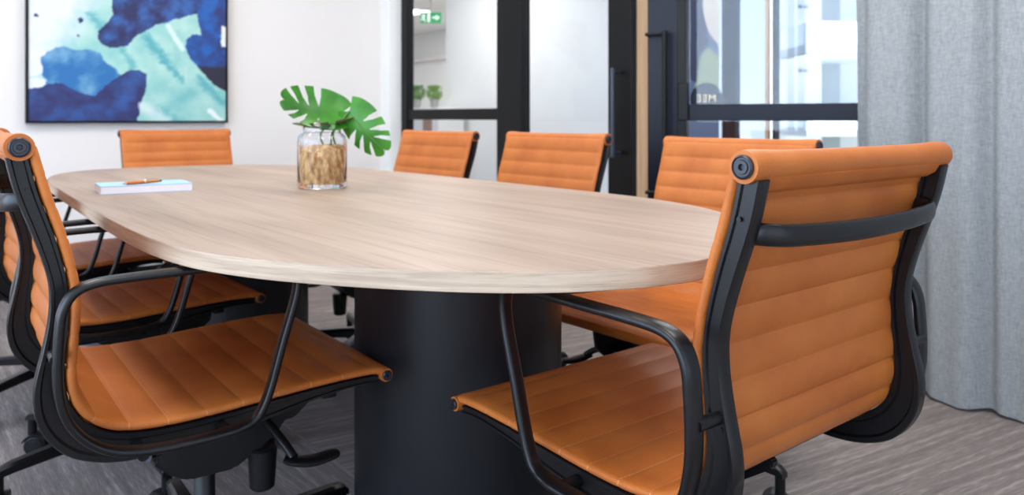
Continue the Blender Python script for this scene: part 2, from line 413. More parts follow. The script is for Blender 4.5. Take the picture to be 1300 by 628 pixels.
def make_chair():
    t = thing('office_chair', None, 'chair')
    sl = link('leather_sling', sling_bm(), LEATHER, t, 50)
    for sx in (-1, 1):
        link('end_cap', end_cap_bm(sx, 0, .901, .0145), CAPM, sl, 30)
        link('end_cap', end_cap_bm(sx, .556, .484, .0095), CAPM, sl, 30)
    for sx in (-1, 1):
        link('side_frame', side_frame_bm(sx), BLACK, t, 35)
    for sx in (-1, 1):
        link('armrest', armrest_bm(sx), BLACK, t, 60)
    bm = bmesh.new()
    half = [(.218, .022, .824), (.215, .006, .824), (.204, -.007, .823), (.178, -.015, .821), (.12, -.022, .819), (.06, -.025, .8175)]
    path = [cp(*p) for p in half] + [cp(0, -.026, .817)] + [cp(-p[0], p[1], p[2]) for p in half[::-1]]
    tube(bm, catmull(path, 5), .0056, 14, flat=2.5)
    link('back_stretcher', bm, BLACK, t, 60)
    # cross rails under the seat
    for (y, z) in ((.17, .452), (.46, .462)):
        bm = bmesh.new()
        box(bm, -.222 * S, .222 * S, (y - .012 - YC) * S, (y + .012 - YC) * S, ZR + (z - .006 - .901) * S, ZR + (z + .006 - .901) * S, .002)
        link('seat_rail', bm, BLACK, t)
    # tilt mechanism
    bm = bmesh.new()
    extr_yz(bm, [(.212, .362), (.210, .345), (.246, .312), (.272, .302), (.350, .302), (.395, .328), (.44, .36), (.455, .40), (.40, .415), (.32, .392)], -.055, .055, .006)
    for sx in (-1, 1):
        extr_yz(bm, [(.37, .372), (.455, .378), (.488, .405), (.496, .452), (.46, .458), (.38, .452), (.36, .41)], sx * .056, sx * .072, .003)
        extr_yz(bm, [(.15, .448), (.15, .436), (.26, .362), (.34, .366), (.33, .398), (.19, .456)], sx * .040, sx * .058, .003)
        cyl(bm, cp(sx * .07, .452, .425), cp(sx * .078, .452, .425), .013, seg=20, bev=.002)
    mech = link('tilt_mechanism', bm, PLASTIC, t)
    bm = bmesh.new()
    extr_yz(bm, [(.209, .350), (.209, .363), (.32, .3945), (.36, .405), (.36, .411), (.31, .402), (.206, .372), (.202, .362), (.203, .350)], -.048, .048, .0015)
    link('top_cover', bm, SILVER, mech)
    bm = bmesh.new(); box(bm, -.02, .02, -.008, .010, 0, .0012, 0, Matrix.Translation(cp(.035, .248, .3865)) @ Matrix.Rotation(R(14), 4, 'X'))
    link('warning_label', bm, RED, mech, 0)
    bm = bmesh.new(); c = cp(.045, .402, .30)
    cyl(bm, c + Vector((0, 0, -.052)), c + Vector((0, 0, .03)), .024, .029, 24, .004)
    link('tension_knob', bm, PLASTIC, mech)
    bm = bmesh.new()
    tube(bm, catmull([cp(.05, .395, .39), cp(.10, .398, .384), cp(.15, .405, .368), cp(.178, .412, .350)], 5), .0085, 12)
    tube(bm, catmull([cp(.170, .398, .349), cp(.180, .415, .344), cp(.186, .445, .340), cp(.188, .478, .343), cp(.188, .49, .346)], 5), .017, 14, flat=.38, taper=lambda q: .75 + .5 * math.sin(math.pi * min(1, q * 1.05)) ** .7 - (.25 if q > .95 else 0))
    link('height_lever', bm, PLASTIC, mech, 50)
    # gas column
    bm = bmesh.new()
    cyl(bm, (0, 0, .20), (0, 0, ZR + (.315 - .901) * S), .014, seg=24)
    col = link('gas_column', bm, CHROME, t)
    bm = bmesh.new()
    lathe(bm, [(.001, .10), (.028, .10), (.027, .15), (.021, .16), (.0195, .248), (.017, .252), (.001, .252)], 28)
    link('column_sleeve', bm, PLASTIC, col)
    # five star base
    bm = bmesh.new(); lathe(bm, [(.001, .085), (.045, .085), (.050, .10), (.048, .13), (.036, .155), (.001, .158)], 30)
    hub = link('base_hub', bm, BLACK, t)
    for k in range(5):
        a = R(90 + 72 * k + 18)
        dx = Vector((math.cos(a), math.sin(a), 0)); 
        bm = bmesh.new(); rings = []
        sd = dx.cross(Vector((0, 0, 1)))
        for (r, z, w, h) in ((.03, .122, .024, .036), (.10, .124, .021, .033), (.20, .121, .018, .028), (.30, .116, .0155, .024), (.335, .112, .014, .022), (.347, .104, .013, .016)):
            c = dx * r + Vector((0, 0, z))
            rings.append([c + sd * w * ca + Vector((0, 0, h * sa)) for ca, sa in ((1, -.5), (1, .25), (.6, .5), (-.6, .5), (-1, .25), (-1, -.5))])
        loft(bm, rings)
        cyl(bm, dx * .335 + Vector((0, 0, .056)), dx * .335 + Vector((0, 0, .11)), .0125, seg=14)
        lg = link('leg', bm, BLACK, t, 35)
        bm = bmesh.new()
        rot = Matrix.Rotation(a + R(70 + 40 * k), 4, 'Z')
        T = Matrix.Translation(dx * .335) @ rot
        for s2 in (-1, 1):
            cyl(bm, T @ Vector((s2 * .007, .012, .0275)), T @ Vector((s2 * .024, .012, .0275)), .0275, seg=26, bev=.004)
            cyl(bm, T @ Vector((s2 * .023, .012, .0275)), T @ Vector((s2 * .026, .012, .0275)), .017, seg=20)
        # hood over the wheels
        hood = []
        for q in range(9):
            b = R(20 + 140 * q / 8)
            y = .012 - .031 * math.cos(b); z = .0275 + .031 * math.sin(b)
            hood.append([T @ Vector((x, y + (o * -math.cos(b)), z + o * math.sin(b))) for x, o in ((-.023, 0), (.023, 0), (.023, .003), (-.023, .003))])
        loft(bm, hood)
        link('caster', bm, PLASTIC, lg, 35)
    return t

def children(o): return [c for c in bpy.data.objects if c.parent == o]
def copy_tree(o, parent=None):
    c = o.copy(); C.objects.link(c)
    if parent: c.parent = parent
    for ch in children(o): copy_tree(ch, c)
    return c

G = 'tan leather office chairs around the table'
yl = .1683; ctr = YC * S
chairs = [
    # x, y, rotation, lift, label
    (1.050, .5438 + ctr, 0, 0, 'tan leather office chair at the near table end, its ribbed back turned to the viewer'),
    (0.5023, 1.5762, -92.5, .0150, 'tan leather office chair seen in profile at front left, seat ribs and lever visible'),
    (.219 + ctr, 2.067 + .265, -90, .0150, 'tan leather office chair just behind the front left one, middle of the left side'),
    (.195 + ctr, 2.84 + .265, -90, .0150, 'tan leather office chair farthest back along the left side of the table, mostly hidden'),
    (1.985 - ctr, 1.395, 90, -.020, 'tan leather office chair across the table, in front of the open glass door'),
    (1.908 - ctr, 2.107, 90, -.014, 'tan leather office chair across the table, middle one of the right side'),
    (1.829 - ctr, 2.745, 90, -.014, 'tan leather office chair across the table, below the two small potted herbs'),
    (1.173, 4.11 - ctr, 180, -.018, 'tan leather office chair at the far table end under the blue painting'),
]
proto = make_chair()
for i, (x, y, rz, dz, lab) in enumerate(chairs):
    o = proto if i == 0 else copy_tree(proto)
    o.location = (x, y, 0); o.rotation_euler = (0, 0, R(rz))
    tag(o, lab, 'chair', G)
    if dz:
        # gas lift set a little higher or lower: everything but the star base moves
        for c in children(o):
            if c.name.split('.')[0] not in ('base_hub', 'leg'): c.location.z = dz
    rb = R([10, -3.5, 36, -14, 5, 12, 21, 0][i])
    for c in children(o):
        if c.name.split('.')[0] in ('base_hub', 'leg'): c.rotation_euler = (0, 0, rb)

# ------------------------------------------------------------------ table
TS = .93; TTOP = CAMH - .215 * TS; TTH = .0286
TP = [(.75, 1.0), (.757, .90), (.775, .84), (.815, .755), (.88, .67), (.975, .585), (1.09, .505), (1.20, .447), (1.33, .405), (1.48, .387), (1.66, .385), (1.9, .393), (2.2, .408),
      (2.6, .430), (3.0, .455), (3.22, .480), (3.42, .535), (3.58, .62), (3.67, .74), (3.70, .90), (3.70, 1.08), (3.66, 1.28), (3.56, 1.42), (3.40, 1.53), (3.2, 1.60), (2.95, 1.633), (2.6, 1.648), (2.2, 1.648),
      (1.8, 1.640), (1.5, 1.630), (1.32, 1.600), (1.15, 1.535), (1.0, 1.44), (.87, 1.31), (.785, 1.16)]
def table():
    t = thing('conference_table', 'long conference table with rounded ends, pale oak top and charcoal drum legs', 'table', (1.0 * TS, 2.2 * TS, 0))
    loc = Vector((1.0 * TS, 2.2 * TS, 0))
    P = catclosed([Vector((v * TS, u * TS, 0)) - loc for u, v in TP], 6)
    bm = bmesh.new()
    def inset(d):
        m = len(P); out = []
        for i in range(m):
            T = (P[(i + 1) % m] - P[i - 1]).normalized(); out.append(P[i] + Vector((T.y, -T.x, 0)) * d)
        return out
    # sign: move towards the centroid
    cen = sum(P, Vector()) / len(P)
    sg = 1 if (inset(.01)[0] - cen).length < (P[0] - cen).length else -1
    b = .0012
    top = [bm.verts.new(p + Vector((0, 0, TTOP))) for p in inset(sg * b)]
    e1 = [bm.verts.new(p + Vector((0, 0, TTOP - b))) for p in P]
    n = len(P)
    bm.faces.new(top)
    for i in range(n): bm.faces.new((top[i], top[(i + 1) % n], e1[(i + 1) % n], e1[i]))
    link('tabletop', bm, WOOD, t, 30)
    bm = bmesh.new()
    a1 = [bm.verts.new(p + Vector((0, 0, TTOP - b))) for p in P]
    a2 = [bm.verts.new(p + Vector((0, 0, TTOP - TTH + b))) for p in P]
    a3 = [bm.verts.new(p + Vector((0, 0, TTOP - TTH))) for p in inset(sg * b)]
    for i in range(n):
        j = (i + 1) % n
        bm.faces.new((a1[i], a1[j], a2[j], a2[i])); bm.faces.new((a2[i], a2[j], a3[j], a3[i]))
    bm.faces.new(a3)
    link('edge_band', bm, EDGE, t, 30)
    for (x, y, r) in ((1.008, 1.432, .2275), (1.015, 2.72, .205)):
        bm = bmesh.new()
        lathe(bm, [(.002, 0), (r - .012, 0), (r - .010, .02), (r, .022), (r, TTOP - TTH - .0005), (.002, TTOP - TTH - .0005)], 72, x - loc.x, y - loc.y)
        link('drum_leg', bm, DRUM, t, 30)
table()

# ------------------------------------------------------------------ on the table
def put(o, p): o.location = p
def jar():
    t0 = 2.262; p = at(409, 239, t0); p.z = TTOP
    t = thing('glass_jar', 'clear glass jar packed with tan fibre standing on the conference table', 'jar', p)
    r = .0695
    bm = bmesh.new()
    out = [(.006, .0002), (r - .006, .0002), (r - .001, .004), (r, .010), (r, .135), (r - .003, .148), (r - .011, .156), (r - .0165, .160), (r - .0165, .180), (r - .013, .184)]
    inn = [(r - .0165, .1855), (r - .0205, .183), (r - .0205, .158), (r - .012, .151), (r - .0055, .142), (r - .004, .133), (r - .004, .022), (r - .010, .014), (.006, .0125)]
    prof = out + inn
    rings = [[Vector((q * math.cos(a), q * math.sin(a), z)) for a in [2 * math.pi * k / 48 for k in range(48)]] for q, z in prof]
    loft(bm, rings, False, True)
    link('glass_body', bm, JARG, t, 50)
    # fibre packing: lumpy plug and loose strands
    bm = bmesh.new()
    rr = r - .0062; rings = []
    for j in range(13):
        z = .015 + .097 * j / 12
        rings.append([Vector((math.cos(a), math.sin(a), 0)) * (rr - .0035 * abs(noise.noise(Vector((3 * math.cos(a), 3 * math.sin(a), z * 40))))) +
                      Vector((0, 0, z + (.012 * j / 12) * math.cos(a - 1.2 + .6))) for a in [2 * math.pi * k / 40 for k in range(40)]])
    rings.append([Vector((math.cos(a), math.sin(a), 0)) * rr * .6 + Vector((0, 0, .122 + .008 * noise.noise(Vector((math.cos(a) * 2, math.sin(a) * 2, 0))))) for a in [2 * math.pi * k / 40 for k in range(40)]])
    loft(bm, rings)
    for k in range(90):
        a = random.random() * 6.28; z0 = .02 + random.random() * .09
        pts = []
        for q in range(7):
            aa = a + .16 * q + random.uniform(-.05, .05); pts.append(Vector((math.cos(aa) * (rr - .0004), math.sin(aa) * (rr - .0004), min(.118, z0 + .02 * math.sin(q * 1.1 + k)))))
        tube(bm, catmull(pts, 2), .0008, 5)
    link('fibre_packing', bm, FIBRE, t, 60)
    return p
def leaf_grid(bm, L, W, seed, bend, M):
    """a monstera blade: one heart shaped sheet with deep slots cut in from the margin"""
    def place(x, y):
        z = -bend * (x / L) ** 2 * L - .30 * (abs(y) / W) ** 2 * W + .07 * L * math.sin(3.1 * x / L) + .012 * W * math.sin(x / L * 22) * abs(y) / W
        return M @ Vector((x, y, z))
    NA, NR = 110, 34
    rnd = random.Random(seed)
    for side in (-1, 1):
        slots = [(q + rnd.uniform(-.012, .012), rnd.uniform(.28, .38)) for q in (.34, .52, .68)]
        V = []
        for i in range(NA + 1):
            a = i / NA; row = []
            Rw = (math.sin(math.pi * (.10 + .88 * a) ** .80)) ** .62
            phi = R(-38 + 104 * a ** .7)
            for j in range(NR + 1):
                r = j / NR
                # lobe tips are rounded: the margin draws in next to each slot
                dmin = min([abs(a - q) for q, _ in slots])
                rr = r * (1 - .22 * max(0, 1 - dmin / .045) ** 2)
                x = a * L * .93 + rr * Rw * W * math.sin(phi) * (1 + .25 * rr)
                y = side * rr * Rw * W * math.cos(phi)
                row.append(bm.verts.new(place(x, y)))
            V.append(row)
        for i in range(NA):
            a = (i + .5) / NA
            for j in range(NR):
                r = (j + .5) / NR
                cut = False
                for q, r0 in slots:
                    if r > r0 and abs(a - q) < .008 + .030 * min(1, (r - r0) * 3): cut = True
                    pass
                if not cut: bm.faces.new((V[i][j], V[i][j + 1], V[i + 1][j + 1], V[i + 1][j]))
    loose = [v for v in bm.verts if not v.link_faces]
    bmesh.ops.delete(bm, geom=loose, context='VERTS')
def basis(o, tip, side):
    X = (tip - o).normalized(); Y = (side - X * side.dot(X)).normalized(); Z = X.cross(Y)
    M = Matrix((X, Y, Z)).transposed().to_4x4(); M.translation = o
    return M
def monstera(jp):
    t = thing('monstera_cutting', 'cut monstera stems with slotted green leaves standing in the glass jar', 'plant', jp)
    loc = jp
    right = Vector((FY, -FX, 0)); fwd = Vector((FX, FY, 0)); up = Vector((0, 0, 1))
    def rel(px, py, dt=0): return at(px, py, 2.262 + dt) - loc
    spec = [(.0, .30, .86, -.02), (.30, .52, 1.0, .16), (.52, .72, .95, .26), (.72, .96, .70, .30)]
    def leaf(o, tip, side, W, bend, m, seed):
        bm = bmesh.new()
        leaf_grid(bm, (tip - o).length, W, seed, bend, basis(o, tip, side))
        bmesh.ops.solidify(bm, geom=bm.faces[:], thickness=.0009)
        l = link('leaf', bm, m, t, 60)
        bm = bmesh.new()
        M = basis(o, tip, side); LL = (tip - o).length
        tube(bm, [M @ Vector((x * LL, 0, -bend * x * x * LL + .08 * LL * math.sin(3.1 * x) + .0008)) for x in [k / 8 for k in range(9)]], .0014, 6)
        link('midrib', bm, STEM, l)
        return l
    leaf(rel(430, 146, .02), rel(357, 130, -.05), (up * .9 + fwd * .45 - right * .35), .074, .10, LEAF, 1)
    leaf(rel(444, 141, 0), rel(486, 192, -.03), (right * .8 + up * .55 - fwd * .25), .062, .10, LEAF, 2)
    leaf(rel(446, 152, .03), rel(372, 160, -.03), (fwd * 1 + up * .10), .055, .05, LEAFU, 3)
    for a, b, c, d in ((rel(425, 212), rel(413, 190), rel(408, 168), rel(430, 146, .02)), (rel(428, 212, .01), rel(426, 186, .01), rel(424, 166), rel(444, 141)), (rel(418, 208, .03), rel(420, 185, .02), rel(424, 165, .02), rel(446, 152, .03))):
        bm = bmesh.new(); tube(bm, catmull([a, b, c, d], 6), .0028, 8); link('stem', bm, STEM, t)
jp = jar(); monstera(jp)

def book():
    t0 = 2.205 * TS
    p = at(127.7, 247.5, .2 / .0975); p.z = TTOP + .0004
    ang = R(33) - YAW          # relative to the room
    t = thing('notebook', 'thick white notebook with pale blue cover lying on the table beside the jar', 'notebook', p, ang)
    W, D, H = .226, .150, .0205
    bm = bmesh.new(); box(bm, 0.001, W - .001, 0.001, D - .001, .0012, H - .0012); link('page_block', bm, PAPER, t, 0)
    bm = bmesh.new(); box(bm, 0, W, 0, D, H - .0012, H + .0006, .0004); box(bm, 0, W, 0, D, 0, .0012, .0003)
    box(bm, 0, W, D - .0012, D, 0, H, .0003)
    link('cover', bm, BOOKC, t, 0)
    # pen
    a = at(155.5, 233.2, 2.085); b = at(192, 228.5, 2.16)
    zz = TTOP + H + .0006 + .0060
    a.z = zz; b.z = zz
    d = b - a; L = .118; d.normalize()
    q = thing('ballpoint_pen', 'copper coloured pen with pale metal tip lying on the notebook', 'pen', a, math.atan2(d.y, d.x))
    def seg(x0, x1, r0, r1, m, n):
        bm = bmesh.new(); cyl(bm, (x0, 0, 0), (x1, 0, 0), r0, r1, 18); return link(n, bm, m, q)
    seg(.010, .062, .0046, .0050, COPPER, 'barrel'); seg(.0, .010, .0012, .0046, GOLD, 'tip'); seg(.062, .067, .0052, .0052, GOLD, 'ring')
    seg(.067, .110, .0050, .0036, COPPER, 'cap'); seg(.110, .118, .0028, .0022, PLASTIC, 'button')
    bm = bmesh.new(); box(bm, .070, .108, -.0012, .0012, .0046, .0060, .0004); link('clip', bm, GOLD, q)
book()

# ------------------------------------------------------------------ the room
def struct(name, bm, m, parent=None, smooth=0):
    o = link(name, bm, m, parent, smooth)
    if not parent: o['kind'] = 'structure'
    return o
VG = 2.90          # glazed wall
UW = 4.90          # painting wall
ZC = 2.70
XL, YB = -2.2, -1.8
VW = 5.05
bm = bmesh.new(); box(bm, XL - .3, VW + .12, YB - .2, 14.5, -.1, 0); box(bm, VW + .12, 9.0, 7.15, 14.5, -.1, 0); struct('floor', bm, CARPET)
bm = bmesh.new(); box(bm, XL - .1, VW + .12, YB - .1, 14.5, ZC, ZC + .1); box(bm, VW + .12, 9.0, 7.15, 14.5, ZC, ZC + .1); struct('ceiling', bm, CEIL)
bm = bmesh.new(); box(bm, XL - .1, VG + .05, UW, UW + .12, 0, ZC); struct('wall_far', bm, WALL)
bm = bmesh.new(); box(bm, XL, VG - .12, UW - .015, UW, 0, .10, .003); struct('baseboard_far', bm, FRAME)
bm = bmesh.new(); box(bm, VG - .12, VG + .05, UW - .12, UW, 0, ZC); struct('trim_1', bm, WALLW)
bm = bmesh.new(); box(bm, VG, VG + .1, YB, 1.50, 0, ZC); struct('wall_right', bm, WALL)
bm = bmesh.new(); box(bm, XL, VG + .1, YB - .1, YB, 0, .4); box(bm, XL, VG + .1, YB - .1, YB, 2.4, ZC)
box(bm, XL, XL + .3, YB - .1, YB, .4, 2.4); box(bm, 2.2, VG + .1, YB - .1, YB, .4, 2.4); struct('wall_back', bm, WALL)
bm = bmesh.new()
for xx in (XL + .3, -.95, -.0, .95, 2.14): box(bm, xx, xx + .06, YB - .08, YB - .02, .4, 2.4, .003)
box(bm, XL + .3, 2.2, YB - .08, YB - .02, .4, .46, .003); box(bm, XL + .3, 2.2, YB - .08, YB - .02, 2.34, 2.4, .003)
w = struct('window_6', bm, FRAME)  # unseen window behind the camera, added to let light in from that side
bm = bmesh.new(); box(bm, XL + .33, 2.17, YB - .055, YB - .049, .43, 2.37); link('pane', bm, GLASS, w, 0)
# left wall: sill wall and tall windows
bm = bmesh.new(); box(bm, XL - .1, XL, YB, UW, 0, .25); box(bm, XL - .1, XL, YB, UW, 2.5, ZC)
box(bm, XL - .1, XL, UW - .5, UW, .25, 2.5); struct('wall_left', bm, WALL)
for i in range(3):
    y0 = YB + .02 + i * 2.04; y1 = y0 + 2.0
    bm = bmesh.new()
    for (a, b, c, d) in ((y0, y0 + .06, .25, 2.5), (y1 - .06, y1, .25, 2.5), (y0, y1, .25, .31), (y0, y1, 2.44, 2.5), (y0 + .97, y0 + 1.03, .25, 2.5)):
        box(bm, XL - .08, XL - .02, a, b, c, d, .003)
    w = struct('window_%d' % (i + 1), bm, FRAME)
    bm = bmesh.new(); box(bm, XL - .055, XL - .049, y0 + .03, y1 - .03, .28, 2.47); link('pane', bm, GLASS, w, 0)

def gu(px, v):
    k = (px - 650) / 1000
    return v * (FY - k * FX) / (FX + k * FY)

# fixed glazed screen and closed leaf in the right wall
v0, v1 = VG - .03, VG + .03
yA, yB_, yC_, yD = gu(500, v0), gu(516, v0), gu(632, v0), gu(663, v0)
bm = bmesh.new()
box(bm, v0, v1, yB_, UW - .12, 0, ZC, .003)                       # jamb
box(bm, v0 - .01, v1, yD, yC_, 0, ZC, .004)                         # heavy post
box(bm, v0 + .01, v1 - .01, yC_, yB_, .945, 1.015, .003)            # mid rail
box(bm, v0, v1, yC_, yB_, 0, .12, .003); box(bm, v0, v1, yC_, yB_, 2.5, ZC, .003)
w = struct('window_4', bm, FRAME)
bm = bmesh.new(); box(bm, VG - .004, VG + .004, yC_, yB_, .1, 2.52); link('pane', bm, GLASS, w, 0)

def pull_handle(par, x, y, z0, z1, side, r=.011, off=.055, back=True):
    bm = bmesh.new()
    cyl(bm, (x + side * off, y, z0), (x + side * off, y, z1), r, seg=18, bev=.002)
    for z in (z0 + .02, z1 - .02):
        cyl(bm, (x + side * off, y, z), (x - (side * .045 if back else 0), y, z), .008, seg=14)
    if back: cyl(bm, (x - side * .045, y, z0 + .01), (x - side * .045, y, z1 - .01), .005, seg=12)
    return link('door_handle', bm, mat('satin_grey_handle', (54, 62, 76), .35), par)

yS0, yS1 = gu(770, v0), gu(800, v0)
bm = bmesh.new()
box(bm, v0 + .01, v1 - .01, yS1, yS0, .01, 2.5, .003)               # stile
box(bm, v0 + .01, v1 - .01, yS0, yD - .002, .01, .11, .003); box(bm, v0 + .01, v1 - .01, yS0, yD - .002, 2.42, 2.5, .003)
dA = struct('door_1', bm, FRAME)
bm = bmesh.new(); box(bm, VG - .004, VG + .004, yS0 - .01, yD - .002, .1, 2.44); link('pane', bm, GLASS, dA, 0)
pull_handle(dA, VG - .02, (yS0 + yS1) / 2 - .005, CAMH - .048 * 4.0, CAMH + .062 * 4.0, -1)
# head over the doorway
bm = bmesh.new(); box(bm, v0, v1, 1.45, yD, 2.505, ZC, .003); struct('trim_2', bm, FRAME)

# open leaf: hinged at the curtain, swung into the room
hinge = at(1125, 150, 2.886); hinge.z = 0
free = at(824, 150, 3.30); free.z = 0
dv = free - hinge; DL = dv.length; ang = math.atan2(dv.y, dv.x)
dB = bpy.data.objects.new('door_2', None); C.objects.link(dB); dB['kind'] = 'structure'
dB.location = hinge; dB.rotation_euler = (0, 0, ang)
def lx(px):                                                         # distance along the leaf for a picture column
    k = (px - 650) / 1000; r = Vector((FX + k * FY, FY - k * FX, 0)); e = dv.normalized()
    # hinge + e*s = r*t
    det = e.x * (-r.y) + r.x * e.y
    return ((-hinge.x) * (-r.y) - (-r.x) * (-hinge.y)) / det
xs0 = lx(872)
xm = lx(860)
bm = bmesh.new()
box(bm, xs0, DL, -.022, .022, .01, 2.5, .003)
link('stile', bm, BLUEF, dB, 0)
bm = bmesh.new()
box(bm, xs0 - .004, xs0 + .035, -.026, .026, .012, 2.49, .003)
link('glazing_bead', bm, FRAME, dB, 0)
bm = bmesh.new(); box(bm, 0, .05, -.022, .022, .01, 2.5, .003); link('stile', bm, BLUEF, dB, 0)
bm = bmesh.new(); box(bm, .05, xs0 - .004, -.018, .018, .945, 1.012, .003); link('mid_rail', bm, BLUEF, dB, 0)
bm = bmesh.new(); box(bm, .05, xs0 - .004, -.02, .02, .01, .12, .003); link('bottom_rail', bm, BLUEF, dB, 0)
bm = bmesh.new(); box(bm, .05, xs0 - .004, -.02, .02, 2.42, 2.5, .003); link('top_rail', bm, BLUEF, dB, 0)
bm = bmesh.new(); box(bm, .04, xs0 + .005, -.004, .004, .1, 2.44); link('pane', bm, GLASS, dB, 0)
# which side of the leaf looks at the camera?
toward = 1 if (Matrix.Rotation(-ang, 4, 'Z') @ (-hinge)).y > 0 else -1
bm = bmesh.new()
hx = lx(849); zt = CAMH + .110 * 3.24
tube(bm, [(hx, toward * .060, .62), (hx, toward * .060, zt)], .011, 16, up=Vector((1, 0, 0)))
for z in (.65, zt - .012):
    tube(bm, [(hx + .006, toward * .060, z), (lx(826), toward * .060, z), (lx(826), toward * .02, z)], .0075, 12)
link('door_handle', bm, FRAME, dB, 40)
# lock case on the bead
bm = bmesh.new(); box(bm, xs0 - .014, xs0 + .030, toward * .026 - .006, toward * .026 + .006, CAMH - .01, CAMH + .045 * 3.2, .004); link('lock_case', bm, FRAME, dB, 0)
# round vinyl sign on the corridor side of the glass, lettering read from out there
cx = lx(896)
bm = bmesh.new(); cz = CAMH + .025 * 3.2
pts = []
for k in range(41):
    a = math.pi * 2 * k / 40 
    pts.append(Vector((cx + .064 * math.cos(a), -toward * .0046, cz + .064 * math.sin(a))))
V = [bm.verts.new(p) for p in pts[:-1]]; bm.faces.new(V)
bmesh.ops.solidify(bm, geom=bm.faces[:], thickness=.0004)
VINYL = mat('navy_vinyl', (38, 46, 66), .5)
sg = link('round_sign', bm, VINYL, dB, 0)
fc = bpy.data.curves.new('sign_lettering', 'FONT'); fc.body = 'MEE'; fc.size = .043; fc.align_x = 'CENTER'; fc.extrude = .0003; fc.space_character = 1.1
fo = bpy.data.objects.new('sign_lettering', fc); C.objects.link(fo)
bpy.context.view_layer.update()
me = bpy.data.meshes.new_from_object(fo); bpy.data.objects.remove(fo)
lt = bpy.data.objects.new('sign_lettering', me); C.objects.link(lt); me.materials.clear(); me.materials.append(mat('cream_vinyl', (236, 226, 200), .5))
lt.parent = sg
# text faces the corridor (local -toward), so it reads mirrored from the room
lt.matrix_local = Matrix.Translation((cx - .004, toward * .0052, cz - .014)) @ Matrix.Rotation(R(90), 4, 'X')
if toward < 0: pass
lt.rotation_euler = (R(90), 0, R(180) if toward < 0 else 0)

# ------------------------------------------------------------------ curtain
def curtain():
    bm = bmesh.new(); NU, NZ = 300, 26
    V = []
    for j in range(NZ + 1):
        z = .012 + (2.62 - .012) * j / NZ; row = []
        for i in range(NU + 1):
            f = i / NU; u = 1.44 - 3.0 * f
            a = 2 * math.pi * (u / .19) + 1.5 * math.sin(u * 3.1) 
            amp = .016 + .012 * math.sin(u * 5.3 + 1) + .004 * (1 - z / 2.6)
            x = 2.775 + amp * math.sin(a) + .012 * math.sin(a * 2.1 + z * .7) + .012 * math.sin(u * 2.2 + z)
            uu = u + .010 * math.cos(a) * (1 + .5 * math.sin(z * 2)) + .012 * (z / 2.6) * (1 if i < 20 else 0) * (1 - i / 20)
            row.append(bm.verts.new((x, uu, z + (.004 * math.sin(a) if j == 0 else 0))))
        V.append(row)
    for j in range(NZ):
        for i in range(NU): bm.faces.new((V[j][i], V[j][i + 1], V[j + 1][i + 1], V[j + 1][i]))
    # folded hem
    t = thing('curtain', 'long grey linen curtain hanging in soft folds at the right edge', 'curtain', (0, 0, 0))
    c = link('fabric', bm, LINEN, t, 180)
    bm = bmesh.new()
    tube(bm, [(2.775, 1.46, 2.635), (2.775, -1.6, 2.635)], .012, 12)
    box(bm, 2.76, 2.79, 1.40, 1.42, 2.64, ZC); box(bm, 2.76, 2.79, -1.5, -1.48, 2.64, ZC)
    link('curtain_rod', bm, FRAME, t)
curtain()

